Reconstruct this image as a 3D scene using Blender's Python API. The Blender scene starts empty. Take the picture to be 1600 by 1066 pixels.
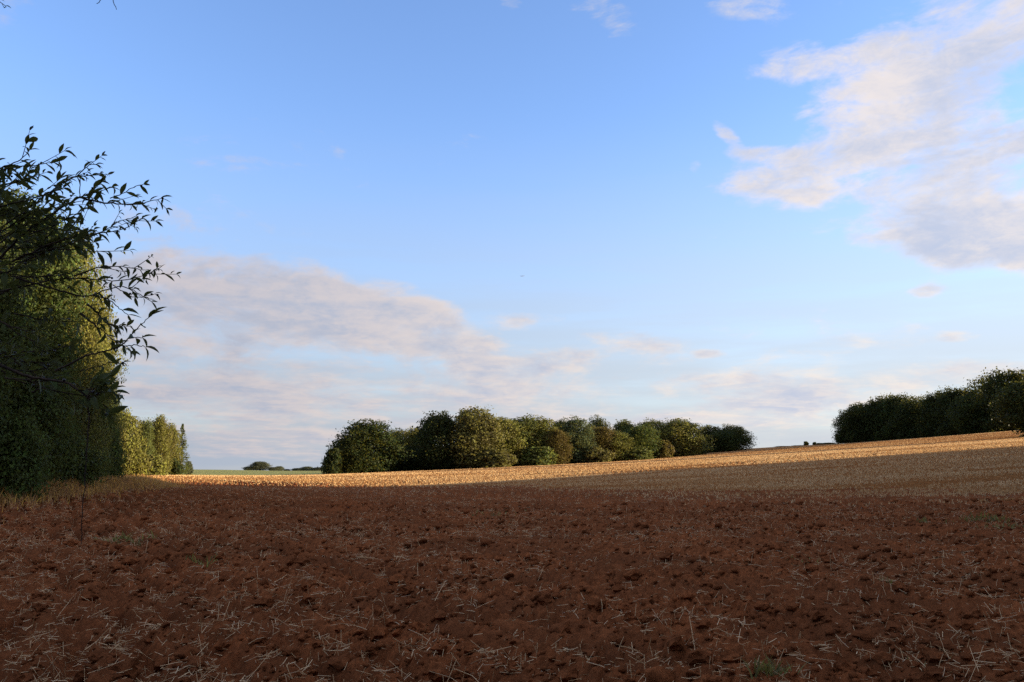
import bpy, math, random
import numpy as np
from mathutils import Vector, Matrix

# ------------------------------------------------------------------ camera, sky, sun, exposure
F = 1291.0                       # focal length in photograph pixels (1600 wide)
EYE = 1.65
PITCH = math.atan(202.0 / F)     # eye level lies at row 735 of the photograph
SUN_AZ, SUN_EL = 85.0, 8.5       # degrees clockwise from the view direction, above the horizon
SKY_TINT = (0.84, 0.875, 1.11, 1)
SKY_STRENGTH, SUN_STRENGTH, EXPOSURE = 0.15, 5.0, 1.5

sc = bpy.context.scene
col = sc.collection
cam_d = bpy.data.cameras.new('camera'); cam = bpy.data.objects.new('camera', cam_d); col.objects.link(cam)
cam_d.sensor_width = 36.0; cam_d.lens = 36.0 * F / 1600.0
cam_d.clip_start = 0.05; cam_d.clip_end = 60000.0
cam.location = (0, 0, EYE); cam.rotation_euler = (math.pi / 2 + PITCH, 0, 0)
sc.camera = cam
sc.render.resolution_x, sc.render.resolution_y = 1024, 682
sc.view_settings.view_transform = 'Standard'; sc.view_settings.look = 'None'
sc.view_settings.gamma = 1.0; sc.view_settings.use_curve_mapping = False
sc.view_settings.exposure = EXPOSURE
sc.cycles.use_denoising = False
sc.cycles.max_bounces = 6; sc.cycles.diffuse_bounces = 3; sc.cycles.transmission_bounces = 4
sc.cycles.transparent_max_bounces = 4

def pdir(px, py):
    a = (px - 800.0) / F; b = (533.0 - py) / F
    return np.array([a, math.cos(PITCH) - b * math.sin(PITCH), math.sin(PITCH) + b * math.cos(PITCH)])
def at(px, py, Y):
    d = pdir(px, py); d = d * (Y / d[1])
    return np.array([d[0], Y, EYE + d[2]])
def azel(px, py):
    d = pdir(px, py)
    return math.atan2(d[0], d[1]), d[2] / math.hypot(d[0], d[1])

az = math.radians(SUN_AZ); el = math.radians(SUN_EL)
to_sun = Vector((math.sin(az) * math.cos(el), math.cos(az) * math.cos(el), math.sin(el)))
sl = bpy.data.lights.new('sun', 'SUN'); sl.energy = SUN_STRENGTH; sl.angle = math.radians(0.53); sl.color = (1.0, 0.84, 0.58)
so = bpy.data.objects.new('sun', sl); col.objects.link(so)
so.rotation_euler = to_sun.to_track_quat('Z', 'Y').to_euler(); so.location = (60, -10, 40)

class NT:
    """small helper around a node tree"""
    def __init__(s, tree):
        s.t = tree; tree.nodes.clear()
    def n(s, typ, **kw):
        nd = s.t.nodes.new(typ)
        for k, v in kw.items():
            setattr(nd, k, v)
        return nd
    def put(s, nd, key, v):
        if v is None: return
        if isinstance(v, bpy.types.NodeSocket): s.t.links.new(v, nd.inputs[key])
        else: nd.inputs[key].default_value = v
    def math(s, op, a, b=None, c=None, clamp=False):
        nd = s.n('ShaderNodeMath', operation=op, use_clamp=clamp)
        s.put(nd, 0, a); s.put(nd, 1, b); s.put(nd, 2, c)
        return nd.outputs[0]
    def vmath(s, op, a, b=None, scale=None):
        nd = s.n('ShaderNodeVectorMath', operation=op)
        s.put(nd, 0, a); s.put(nd, 1, b)
        if scale is not None: s.put(nd, 'Scale', scale)
        return nd.outputs['Value'] if op in ('LENGTH', 'DOT_PRODUCT') else nd.outputs[0]
    def comb(s, x, y, z=0.0):
        nd = s.n('ShaderNodeCombineXYZ'); s.put(nd, 0, x); s.put(nd, 1, y); s.put(nd, 2, z); return nd.outputs[0]
    def sep(s, v):
        nd = s.n('ShaderNodeSeparateXYZ'); s.put(nd, 0, v); return nd.outputs
    def rng(s, v, a, b, c=0.0, d=1.0, smooth=True):
        nd = s.n('ShaderNodeMapRange', interpolation_type='SMOOTHSTEP' if smooth else 'LINEAR')
        s.put(nd, 0, v); s.put(nd, 1, a); s.put(nd, 2, b); s.put(nd, 3, c); s.put(nd, 4, d); return nd.outputs[0]
    def noise(s, vec, scale, detail=4.0, rough=0.5, dist=0.0, lac=2.0):
        nd = s.n('ShaderNodeTexNoise'); s.put(nd, 'Vector', vec); s.put(nd, 'Scale', scale); s.put(nd, 'Detail', detail)
        s.put(nd, 'Roughness', rough); s.put(nd, 'Distortion', dist); s.put(nd, 'Lacunarity', lac)
        return nd.outputs
    def mix(s, f, a, b, typ='MIX'):
        nd = s.n('ShaderNodeMix', data_type='RGBA', blend_type=typ)
        s.put(nd, 0, f); s.put(nd, 6, a); s.put(nd, 7, b); return nd.outputs[2]

# ------------------------------------------------------------------ world: Nishita sky with a layer of clouds
w = bpy.data.worlds.new('World'); sc.world = w; w.use_nodes = True
W = NT(w.node_tree)
sky = W.n('ShaderNodeTexSky', sky_type='NISHITA'); sky.sun_disc = False
sky.sun_elevation = el; sky.sun_rotation = az; sky.air_density = 1.0; sky.dust_density = 0.4; sky.ozone_density = 2.0
gen = W.n('ShaderNodeTexCoord').outputs['Generated']
dx, dy, dz = W.sep(W.vmath('NORMALIZE', gen))[0:3]
hyp = W.math('SQRT', W.math('ADD', W.math('MULTIPLY', dx, dx), W.math('MULTIPLY', dy, dy)))
AZ = W.math('ARCTAN2', dx, dy); EL = W.math('DIVIDE', dz, W.math('MAXIMUM', hyp, 0.001))
AE = W.comb(AZ, EL)
zz = W.math('ADD', W.math('MAXIMUM', dz, 0.0), 0.09)
PL = W.comb(W.math('DIVIDE', dx, zz), W.math('DIVIDE', dy, zz))      # the layer seen in perspective
def cloud_noise(off):
    v = W.vmath('ADD', PL, off)
    warp = W.noise(v, 1.3, 4.0, 0.55)[1]
    v2 = W.vmath('ADD', v, W.vmath('SCALE', W.vmath('SUBTRACT', warp, (0.5, 0.5, 0.5)), scale=0.75))
    big = W.noise(v2, 0.75, 8.0, 0.56)[0]
    fine = W.noise(W.vmath('MULTIPLY', AE, (1.0, 2.2, 1.0)), 7.5, 8.0, 0.62, 0.5)[0]
    puff = W.noise(W.vmath('ADD', W.vmath('MULTIPLY', AE, (1.0, 1.7, 1.0)), W.vmath('SCALE', W.vmath('SUBTRACT', warp, (0.5, 0.5, 0.5)), scale=0.07)), 26.0, 6.0, 0.6, 0.3)[0]
    return W.math('ADD', W.math('ADD', W.math('MULTIPLY', big, 0.45), W.math('MULTIPLY', fine, 0.40)), W.math('MULTIPLY', puff, 0.15))
# where the photograph's banks of cloud hang: photo column, row, half-length, half-height, tilt, weight
BANKS = [(400, 470, 340, 60, 4, .70), (560, 492, 240, 55, 15, .58), (695, 515, 140, 38, 33, .68), (250, 545, 300, 60, 0, .48), (520, 585, 200, 20, -2, .40), (480, 615, 360, 26, 0, .48),
         (470, 660, 560, 50, 0, .50), (800, 600, 280, 28, 2, .40), (870, 563, 80, 24, -4, .56), (975, 530, 90, 20, 8, .52),
         (815, 500, 65, 20, 0, .46), (900, 498, 45, 10, 0, .42), (1110, 553, 26, 8, 0, .46), (1230, 605, 340, 30, -2, .50), (1180, 655, 300, 40, 0, .56),
         (1530, 580, 75, 16, 0, .42), (1505, 525, 42, 9, 0, .40), (1265, 283, 170, 44, 8, .62), (1400, 225, 130, 70, 18, .56), (1440, 100, 160, 110, -35, .54),
         (1570, 60, 180, 75, -30, .56), (1540, 370, 180, 48, 10, .56), (1600, 250, 140, 90, 0, .5), (1500, 320, 110, 50, 35, .46), (1560, 400, 90, 26, 6, .46), (1450, 455, 34, 11, 0, .42), (1190, 240, 80, 16, 8, .50), (1135, 210, 48, 14, 52, .48), (1085, 260, 15, 15, 0, .42),
         (950, 20, 85, 46, 24, .52), (800, 4, 34, 20, 0, .54), (1160, 10, 80, 34, 12, .58), (1240, 95, 60, 40, 0, .46), (605, 648, 48, 14, 4, .56)]
mask = None
for (cx, cy, ra, rb, tilt, amp) in BANKS:
    a0, e0 = azel(cx, cy)
    mp = W.n('ShaderNodeMapping', vector_type='TEXTURE')
    W.put(mp, 'Vector', AE)
    mp.inputs['Location'].default_value = (a0, e0, 0); mp.inputs['Rotation'].default_value = (0, 0, -math.radians(tilt))
    mp.inputs['Scale'].default_value = (ra / F * 1.25, rb / F * 1.25, 1)
    m = W.rng(W.vmath('LENGTH', mp.outputs[0]), 1.15, 0.25, 0.0, amp)
    mask = m if mask is None else W.math('ADD', mask, W.math('MULTIPLY', m, W.math('SUBTRACT', 1.0, W.math('MULTIPLY', mask, 1.45), clamp=True)))
wide = W.math('MAXIMUM', W.rng(W.math('ABSOLUTE', AZ), 0.62, 0.95, 0.0, 0.46), W.rng(EL, 0.70, 1.1, 0.0, 0.22))           # broken cloud goes on all round unseen, cover raised to neutralise the blue ambient light
mask = W.math('MAXIMUM', mask, wide)
n0 = cloud_noise((3.1, 1.7, 0.0)); n1 = cloud_noise((3.1 + 0.16, 1.7 - 0.05, 0.0))
dens = W.math('ADD', W.math('MULTIPLY', W.math('SUBTRACT', n0, 0.51), 5.4), W.math('MULTIPLY', mask, 1.5))
alpha = W.rng(dens, 0.20, 1.05)
thick = W.rng(dens, 0.45, 1.25)
lit = W.rng(W.math('SUBTRACT', n0, n1), -0.05, 0.06)
K = 1.0 / (SKY_STRENGTH * 2 ** EXPOSURE)
def ck(r, g, b): return (r * K, g * K, b * K, 1)
near_sun = W.rng(AZ, -0.55, 0.50)
shade_c = W.mix(near_sun, ck(.39, .44, .56), ck(.54, .60, .76))
lit_c = W.mix(near_sun, ck(.68, .59, .58), ck(.98, .86, .77))
cloud_c = W.mix(W.math('ADD', W.math('MULTIPLY', W.math('SUBTRACT', 1.0, thick), 0.45), W.math('MULTIPLY', lit, 0.75), clamp=True), shade_c, lit_c)
skyc = W.mix(1.0, sky.outputs[0], SKY_TINT, 'MULTIPLY')
# pale misty air low over the horizon all round
mist_c = W.mix(near_sun, ck(.41, .47, .57), ck(.64, .68, .74))
streak = W.noise(W.vmath('MULTIPLY', AE, (1.0, 9.0, 1.0)), 2.6, 5.0, 0.55)[0]
mist = W.math('MULTIPLY', W.rng(W.math('MAXIMUM', EL, 0.0), 0.47, 0.0), W.rng(streak, 0.25, 0.60, 0.72, 1.0), clamp=True)
skyc = W.mix(mist, skyc, mist_c)
bg = W.n('ShaderNodeBackground'); bg.inputs[1].default_value = SKY_STRENGTH
W.put(bg, 0, W.mix(W.math('MULTIPLY', alpha, 0.92), skyc, cloud_c))
wo = W.n('ShaderNodeOutputWorld'); W.t.links.new(bg.outputs[0], wo.inputs[0])
w.cycles.sampling_method = 'MANUAL'; w.cycles.sample_map_resolution = 512

# ------------------------------------------------------------------ helpers
rs = np.random.RandomState(7); random.seed(7)
def tag(o, label=None, cat=None, group=None, kind=None):
    if label: o['label'] = label
    if cat: o['category'] = cat
    if group: o['group'] = group
    if kind: o['kind'] = kind
    return o
def mesh_np(name, V, Fc, k, mat=None, smooth=False):
    """mesh from arrays: V (n,3), Fc (m,k) polygons all of k corners"""
    me = bpy.data.meshes.new(name)
    V = np.ascontiguousarray(V, np.float32); Fc = np.ascontiguousarray(Fc, np.int32)
    me.vertices.add(len(V)); me.vertices.foreach_set('co', V.ravel())
    m = len(Fc); me.loops.add(m * k); me.loops.foreach_set('vertex_index', Fc.ravel())
    me.polygons.add(m); me.polygons.foreach_set('loop_start', np.arange(0, m * k, k, dtype=np.int32))
    me.polygons.foreach_set('loop_total', np.full(m, k, np.int32))
    if smooth: me.polygons.foreach_set('use_smooth', np.ones(m, bool))
    me.update(calc_edges=True)
    if mat: me.materials.append(mat)
    return me
def obj(name, me, parent=None):
    o = bpy.data.objects.new(name, me); col.objects.link(o)
    if parent is not None: o.parent = parent
    return o
def empty(name, loc):
    o = bpy.data.objects.new(name, None); col.objects.link(o); o.location = tuple(loc); o.empty_display_size = 0.3
    return o
def hash01(ix, iy, seed):
    h = (ix.astype(np.int64) * 374761393 + iy.astype(np.int64) * 668265263 + seed * 1442695041) & 0x7fffffff
    h = ((h ^ (h >> 13)) * 1274126177) & 0x7fffffff
    return ((h ^ (h >> 16)) & 0xffff) / 65535.0
def vnoise(x, y, seed=0):
    ix = np.floor(x); iy = np.floor(y); fx = x - ix; fy = y - iy
    fx = fx * fx * fx * (fx * (fx * 6 - 15) + 10); fy = fy * fy * fy * (fy * (fy * 6 - 15) + 10)
    a = hash01(ix, iy, seed); b = hash01(ix + 1, iy, seed); c = hash01(ix, iy + 1, seed); d = hash01(ix + 1, iy + 1, seed)
    return (a + (b - a) * fx) + ((c + (d - c) * fx) - (a + (b - a) * fx)) * fy
def rot2(x, y, a): return x * math.cos(a) - y * math.sin(a), x * math.sin(a) + y * math.cos(a)
def fbm(x, y, oct=4, seed=0):
    s = 0; amp = .5; t = 0
    for i in range(oct):
        xr, yr = rot2(x * 2 ** i, y * 2 ** i, 0.6 * i + .3)
        s = s + amp * vnoise(xr, yr, seed + i * 17); t += amp; amp *= .5
    return s / t

# ------------------------------------------------------------------ the lie of the land
CP = [(X, Y, 0.0) for X in (-12, 0, 12) for Y in (0, 15, 30)] + [(-15, 45, .3), (0, 50, .05), (12, 45, .1)]
for p in [(600, 760, 103), (300, 753, 106), (1060, 735, 100), (1400, 709, 112), (1590, 691, 130), (820, 729, 212), (520, 741, 200),
          (740, 732, 215), (1000, 719, 235), (1150, 706, 262), (1323, 693, 360), (1473, 688, 310), (1590, 673, 262), (1597, 683, 200),
          (190, 744, 110), (283, 743, 150), (60, 765, 50), (160, 756, 80), (300, 738, 420), (450, 736, 650), (200, 736, 650), (1240, 698, 400),
          (350, 746, 190), (420, 740, 330), (1500, 767, 52), (1200, 767, 56)]:
    CP.append(tuple(at(*p)))
CP += [(-150, 100, 1), (-150, 0, 0), (-100, -80, 0), (55, 30, 1.6), (80, 60, 4.0), (100, 0, 4), (100, -80, 4), (0, -80, 0), (200, 100, 12), (200, 200, 15),
       (260, 300, 17), (-300, 300, 1), (-300, 650, 0), (0, 900, -2), (260, 650, 6), (600, 900, 0), (600, 300, 14), (-700, 0, 0), (-700, 900, 0), (700, -100, 8), (0, -500, 0), (0, 480, 4)]
CP = np.array(CP)
def tps_k(r2): return np.where(r2 > 0, r2 * np.log(np.maximum(r2, 1e-9)) * .5, 0)
_n = len(CP); _K = tps_k(((CP[:, None, :2] - CP[None, :, :2]) ** 2).sum(-1)) + np.eye(_n) * 40.0
_P = np.c_[np.ones(_n), CP[:, :2]]
_A = np.block([[_K, _P], [_P.T, np.zeros((3, 3))]])
_w = np.linalg.solve(_A, np.r_[CP[:, 2], np.zeros(3)])
def ground(x, y):
    x = np.atleast_1d(np.asarray(x, float)); y = np.atleast_1d(np.asarray(y, float))
    sh = x.shape; xf = x.ravel(); yf = y.ravel(); out = np.empty(len(xf))
    for i in range(0, len(xf), 60000):
        a = xf[i:i + 60000]; b = yf[i:i + 60000]
        r2 = (a[:, None] - CP[None, :, 0]) ** 2 + (b[:, None] - CP[None, :, 1]) ** 2
        out[i:i + 60000] = tps_k(r2) @ _w[:_n] + _w[_n] + _w[_n + 1] * a + _w[_n + 2] * b
    r = np.hypot(xf, yf); k = np.clip((r - 900) / 900, 0, 1); k = k * k * (3 - 2 * k)
    out = np.clip(out, -6, 22) * (1 - k) - 2 * k
    near = np.clip((14 - r) / 10, 0, 1)
    return (out * (1 - near)).reshape(sh)
def gz(x, y): return float(ground([x], [y])[0])
def hit(px, py):
    """where the line of sight through a photo point meets the land"""
    d = pdir(px, py); t = np.geomspace(4, 1500, 3000) / d[1]
    z = EYE + d[2] * t; g = ground(d[0] * t, d[1] * t); i = int(np.argmax(z < g))
    return d[0] * t[i], d[1] * t[i]
# edge between the ploughed soil and the stubble, found on the land
EDGE = sorted(hit(*p) for p in [(175, 747), (300, 750.5), (450, 754), (600, 757.5), (780, 757), (900, 761), (1000, 765), (1300, 768), (1595, 770)])
EX = np.array([-200.] + [e[0] for e in EDGE] + [200.]); EY = np.array([EDGE[0][1]] + [e[1] for e in EDGE] + [EDGE[-1][1] - 8])
def plough_edge(x): return np.interp(x, EX, EY)
def cells(x, y, seed):
    """rounded lumps with deep cracks between them, each of its own height"""
    ix = np.floor(x); iy = np.floor(y); d1 = np.full(x.shape, 9.0); d2 = np.full(x.shape, 9.0); val = np.zeros(x.shape)
    for a in (-1, 0, 1):
        for b in (-1, 0, 1):
            cx_ = ix + a; cy_ = iy + b
            d = (cx_ + .1 + .8 * hash01(cx_, cy_, seed) - x) ** 2 + (cy_ + .1 + .8 * hash01(cx_, cy_, seed + 3) - y) ** 2
            m = d < d1; d2 = np.where(m, d1, np.minimum(d2, d)); val = np.where(m, hash01(cx_, cy_, seed + 7), val); d1 = np.where(m, d, d1)
    edge = np.clip((np.sqrt(d2) - np.sqrt(d1)) * 2.2, 0, 1)
    return (.35 + .65 * val) * (1 - np.minimum(d1, 1)) * (edge * (2 - edge)), val
def row_u(x, y):
    """coordinate across the rows, which run away to the left horizon, and distance from the nearest tine mark"""
    ay = rot2(x, y, math.radians(61))[1] + (fbm(x * .3, y * .3, 2, 5) - .5) * .35
    u = ay / .60
    return ay, (u - np.floor(u) - .5) * .60
def clods(x, y):
    """height of the broken soil"""
    ay, u = row_u(x, y)
    rows = np.sin(ay * 2 * math.pi / 0.46)
    h = .012 * rows - .28 * np.exp(-(u / .15) ** 2) * np.clip(2.8 * fbm(x * .7, y * .7, 3, 15) - .55, 0.45, 1) + .11 * (fbm(x * .9, y * .9, 3, 11) - .5)
    wx = x + .05 * (fbm(x * 9, y * 9, 2, 61) - .5); wy = y + .05 * (fbm(x * 9, y * 9, 2, 67) - .5)
    rough = .35 + 1.1 * np.clip(fbm(x * .8, y * .8, 3, 8) * 1.6 - .3, 0, 1)
    c1, _ = cells(wx * 3.4, wy * 3.4, 21); c2, _ = cells(wx * 7.5 + 4, wy * 7.5, 33); c3, _ = cells(wx * 16 + 1, wy * 16, 45)
    h += rough * (.066 * c1 + .050 * c2) + .024 * c3 + .016 * (fbm(x * 34, y * 34, 3, 44) - .5) - .06
    return h
def soil_z(x, y):
    x = np.atleast_1d(x); y = np.atleast_1d(y)
    return ground(x, y) + clods(x, y)

# ------------------------------------------------------------------ materials
def material(name, fn):
    m = bpy.data.materials.new(name); m.use_nodes = True
    N = NT(m.node_tree); out = N.n('ShaderNodeOutputMaterial'); fn(N, out); return m
def principled(N, out, colr, rough=0.9, spec=0.2, normal=None):
    b = N.n('ShaderNodeBsdfPrincipled'); N.put(b, 'Base Color', colr); N.put(b, 'Roughness', rough); N.put(b, 'Specular IOR Level', spec)
    if normal is not None: N.put(b, 'Normal', normal)
    N.t.links.new(b.outputs[0], out.inputs[0]); return b
def bump(N, h, strength, dist):
    b = N.n('ShaderNodeBump'); N.put(b, 'Strength', strength); N.put(b, 'Distance', dist); N.put(b, 'Height', h); return b.outputs[0]
def m_soil(N, out):
    p = N.n('ShaderNodeNewGeometry').outputs['Position']
    a = N.noise(p, 0.35, 4, .6)[0]; b = N.noise(p, 9, 6, .65)[0]; c = N.noise(p, 60, 5, .7)[0]
    x = N.mix(N.rng(b, .33, .68), (.140, .044, .016, 1), (.345, .110, .038, 1))
    x = N.mix(N.rng(c, .50, .72, 0, .6), x, (.46, .185, .070, 1))
    x = N.mix(N.rng(a, .38, .62, 0, .65), x, (.150, .054, .022, 1))
    principled(N, out, x, 1.0, .0, bump(N, N.math('ADD', N.math('MULTIPLY', c, 1.1), b), .85, .025))
def m_stubble_ground(N, out):
    p = N.n('ShaderNodeNewGeometry').outputs['Position']
    a = N.noise(p, 0.08, 5, .6)[0]; b = N.noise(p, 3.5, 6, .7)[0]
    x = N.mix(N.rng(b, .35, .65), (.25, .085, .026, 1), (.46, .22, .075, 1))
    x = N.mix(N.rng(a, .4, .65, 0, .5), x, (.30, .105, .030, 1))
    principled(N, out, x, 1.0, .0, bump(N, b, 1.0, .35))
def m_green(N, out):
    p = N.n('ShaderNodeNewGeometry').outputs['Position']
    b = N.noise(p, .5, 6, .6)[0]
    principled(N, out, N.mix(b, (.20, .20, .055, 1), (.30, .28, .09, 1)), .9, .1, bump(N, N.noise(p, 4, 4, .6)[0], 1, .2))
def m_meadow(N, out):
    p = N.n('ShaderNodeNewGeometry').outputs['Position']
    b = N.noise(p, .3, 6, .6)[0]
    principled(N, out, N.mix(b, (.09, .06, .03, 1), (.20, .14, .07, 1)), .95, .1, bump(N, N.noise(p, 5, 4, .6)[0], 1, .2))
def leafy(base=None, trans=.35, vary=.45, spec=.08, rough=.6):
    def fn(N, out):
        rnd = N.n('ShaderNodeNewGeometry').outputs['Random Per Island']
        oi = N.n('ShaderNodeObjectInfo')
        c = oi.outputs['Color'] if base is None else None
        if base is not None:
            rg = N.n('ShaderNodeRGB'); rg.outputs[0].default_value = base; c = rg.outputs[0]
        pos = N.n('ShaderNodeTexCoord').outputs['Object']
        big = N.noise(pos, 5.0 if base is None else 1.5, 3, .6)[0]
        hs = N.n('ShaderNodeHueSaturation'); N.put(hs, 'Color', c)
        N.put(hs, 'Hue', N.math('ADD', N.rng(big, .3, .7, .468, .515, False), N.math('MULTIPLY', rnd, .022)))
        N.put(hs, 'Saturation', N.rng(rnd, 0, 1, .85, 1.1, False))
        N.put(hs, 'Value', N.math('MULTIPLY', N.rng(rnd, 0, 1, 1 - vary, 1 + vary, False), N.rng(big, .3, .7, .75, 1.3, False)))
        p = N.n('ShaderNodeBsdfPrincipled'); N.put(p, 'Base Color', hs.outputs[0]); N.put(p, 'Roughness', rough); N.put(p, 'Specular IOR Level', spec)
        t = N.n('ShaderNodeBsdfTranslucent'); N.put(t, 'Color', N.mix(.35, hs.outputs[0], (.30, .26, .04, 1)))
        mx = N.n('ShaderNodeMixShader'); mx.inputs[0].default_value = trans
        N.t.links.new(p.outputs[0], mx.inputs[1]); N.t.links.new(t.outputs[0], mx.inputs[2]); N.t.links.new(mx.outputs[0], out.inputs[0])
    return fn
def barky(c1, c2, sc_=8):
    def fn(N, out):
        p = N.n('ShaderNodeTexCoord').outputs['Object']
        n = N.noise(N.vmath('MULTIPLY', p, (1, 1, .25)), sc_, 5, .65)[0]
        principled(N, out, N.mix(N.rng(n, .35, .65), c1, c2), .9, .15, bump(N, n, .6, .02))
    return fn
def m_straw(N, out):
    rnd = N.n('ShaderNodeNewGeometry').outputs['Random Per Island']; oi = N.n('ShaderNodeObjectInfo').outputs['Random']
    r = N.math('FRACT', N.math('ADD', N.math('MULTIPLY', oi, 7.3), rnd))
    x = N.mix(r, (.40, .22, .085, 1), (.95, .68, .36, 1))
    principled(N, out, x, .6, .3)
def m_stubble(N, out):
    rnd = N.n('ShaderNodeNewGeometry').outputs['Random Per Island']
    p = N.n('ShaderNodeNewGeometry').outputs['Position']
    a = N.noise(N.vmath('MULTIPLY', p, (.45, 1.6, 1)), 0.07, 4, .6)[0]
    x = N.mix(rnd, (.54, .335, .15, 1), (.88, .63, .33, 1))
    x = N.mix(N.rng(a, .40, .62, 0, .7), x, (.52, .29, .115, 1))
    d = N.n('ShaderNodeBsdfDiffuse'); N.put(d, 'Color', x); t = N.n('ShaderNodeBsdfTranslucent'); N.put(t, 'Color', x)
    mx = N.n('ShaderNodeMixShader'); mx.inputs[0].default_value = .25
    N.t.links.new(d.outputs[0], mx.inputs[1]); N.t.links.new(t.outputs[0], mx.inputs[2]); N.t.links.new(mx.outputs[0], out.inputs[0])
def flat(c, r=.6, s=.3):
    return lambda N, out: principled(N, out, c, r, s)
M = {'soil': material('soil', m_soil), 'stubble_ground': material('stubble_ground', m_stubble_ground), 'green': material('green_crop', m_green),
     'meadow': material('meadow', m_meadow), 'leaf': material('tree_leaf', leafy()), 'shrub_leaf': material('shrub_leaf', leafy((.045, .062, .020, 1), .35, .4, .12, .5)),
     'bark': material('bark', barky((.045, .032, .022, 1), (.11, .085, .06, 1))), 'birch': material('birch_bark', barky((.16, .14, .12, 1), (.55, .53, .48, 1), 5)),
     'twig': material('twig_bark', barky((.030, .022, .017, 1), (.075, .050, .035, 1), 30)), 'straw': material('straw', m_straw), 'stubble': material('stubble', m_stubble),
     'drygrass': material('dry_grass', leafy((.47, .24, .085, 1), .3, .4, .0, .9)), 'weed': material('weed_leaf', leafy((.19, .165, .055, 1), .35, .35)),
     'berry': material('berry', flat((.012, .010, .014, 1), .35, .4)), 'plane': material('aircraft_paint', flat((.35, .37, .40, 1), .4, .4))}

# ------------------------------------------------------------------ the setting: fields
NA = 800
ang = np.radians(np.linspace(-40, 40, NA))
r = [4.2]
while r[-1] < 62: r.append(r[-1] + max(.50 * r[-1] ** 2 / (826 * EYE), .012))
while r[-1] < 1800: r.append(r[-1] * 1.028)
R_ = np.array(r)
RR, AA = np.meshgrid(R_, ang, indexing='ij')
X = (RR * np.sin(AA)); Y = (RR * np.cos(AA))
Z = ground(X, Y)
pe = plough_edge(X) + (fbm(X * .10, Y * .4, 5, 71) - .5) * 28
soilmask = np.clip((pe - Y) / 4 + .5, 0, 1)
Z = Z + clods(X, Y) * (0.25 + 0.75 * soilmask) * np.clip((200 - RR) / 80, 0, 1)
V = np.stack([X, Y, Z], -1).reshape(-1, 3)
nr, na = RR.shape
idx = np.arange(nr * na).reshape(nr, na)
Q = np.stack([idx[:-1, :-1], idx[:-1, 1:], idx[1:, 1:], idx[1:, :-1]], -1).reshape(-1, 4)[:, ::-1]
cxy = V[Q].mean(1)
fx, fy = cxy[:, 0], cxy[:, 1]
ispl = fy < plough_edge(fx) + (fbm(fx * .10, fy * .4, 5, 71) - .5) * 28
gE = np.interp(fx, [-400, -90, -60, -45, -20, 0, 60, 90, 200], [150, 175, 185, 210, 330, 420, 480, 385, 385])     # where the far green crop begins
isgr = (~ispl) & (fy > gE)
isst = ~ispl & ~isgr
def sub_field(name, sel, mat, smooth=False):
    q = Q[sel]; u, inv = np.unique(q, return_inverse=True)
    return tag(obj(name, mesh_np(name, V[u], inv.reshape(-1, 4), 4, M[mat], smooth)), kind='structure')
ploughed = sub_field('ploughed_field', ispl, 'soil', True)
stubble_f = sub_field('stubble_field', isst, 'stubble_ground', True)
green_f = sub_field('green_field', isgr, 'green', True)
# the rest of the land around and behind the camera
a2 = np.radians(np.linspace(40, 320, 90)); r2 = np.array([0, 1.5, 3, 4.2] + list(np.geomspace(6, 1800, 50)))
RR2, AA2 = np.meshgrid(r2, a2, indexing='ij'); X2 = RR2 * np.sin(AA2); Y2 = RR2 * np.cos(AA2)
V2 = np.stack([X2, Y2, ground(X2, Y2) - .02], -1).reshape(-1, 3); i2 = np.arange(len(V2)).reshape(RR2.shape)
Q2 = np.stack([i2[:-1, :-1], i2[:-1, 1:], i2[1:, 1:], i2[1:, :-1]], -1).reshape(-1, 4)[:, ::-1]
a3 = np.radians(np.linspace(-40, 40, 30)); r3 = np.array([0.01, 1.5, 3, 4.2]); RR3, AA3 = np.meshgrid(r3, a3, indexing='ij')
X3 = RR3 * np.sin(AA3); Y3 = RR3 * np.cos(AA3)
V3 = np.stack([X3, Y3, ground(X3, Y3) - .03], -1).reshape(-1, 3); i3 = np.arange(len(V3)).reshape(RR3.shape) + len(V2)
Q3 = np.stack([i3[:-1, :-1], i3[:-1, 1:], i3[1:, 1:], i3[1:, :-1]], -1).reshape(-1, 4)[:, ::-1]
tag(obj('surrounding_ground', mesh_np('surrounding_ground', np.r_[V2, V3], np.r_[Q2, Q3], 4, M['meadow'], True)), kind='structure')

# ------------------------------------------------------------------ trees
def unit(v): return v / np.maximum(np.linalg.norm(v, axis=-1, keepdims=True), 1e-9)
def leaf_quads(C, N_, s, rg, asp=.62, tall=1.0):
    """one diamond-shaped leaf spray per centre, facing roughly N_"""
    n = len(C); nn = unit(N_ + rg.normal(0, .75, (n, 3)))
    t = unit(np.cross(nn, rg.normal(0, 1, (n, 3)))); b = np.cross(nn, t)
    s = (s * rg.uniform(.55, 1.35, n))[:, None]
    t = t * [1, 1, 1 / tall]; b = b * [1, 1, 1 / tall]; nn = nn * [1, 1, 1 / tall]
    Vq = np.stack([C - t * s, C + b * s * asp + nn * s * .15, C + t * s, C - b * s * asp + nn * s * .15], 1).reshape(-1, 3)
    return Vq, np.arange(4 * n).reshape(n, 4)
ENV = {'round': ([0, .05, .2, .45, .7, .88, 1], [.55, .75, .92, 1, .82, .5, .12]),
       'tall': ([0, .05, .2, .5, .75, .92, 1], [.6, .75, .9, 1, .8, .45, .1]),
       'wide': ([0, .06, .25, .5, .75, .92, 1], [.7, .9, 1, 1, .86, .5, .15]),
       'open': ([0, .12, .22, .4, .65, .85, 1], [.05, .2, .8, 1, .95, .6, .12]),
       'bush': ([0, .1, .4, .7, .9, 1], [.8, 1, 1, .8, .5, .15])}
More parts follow.
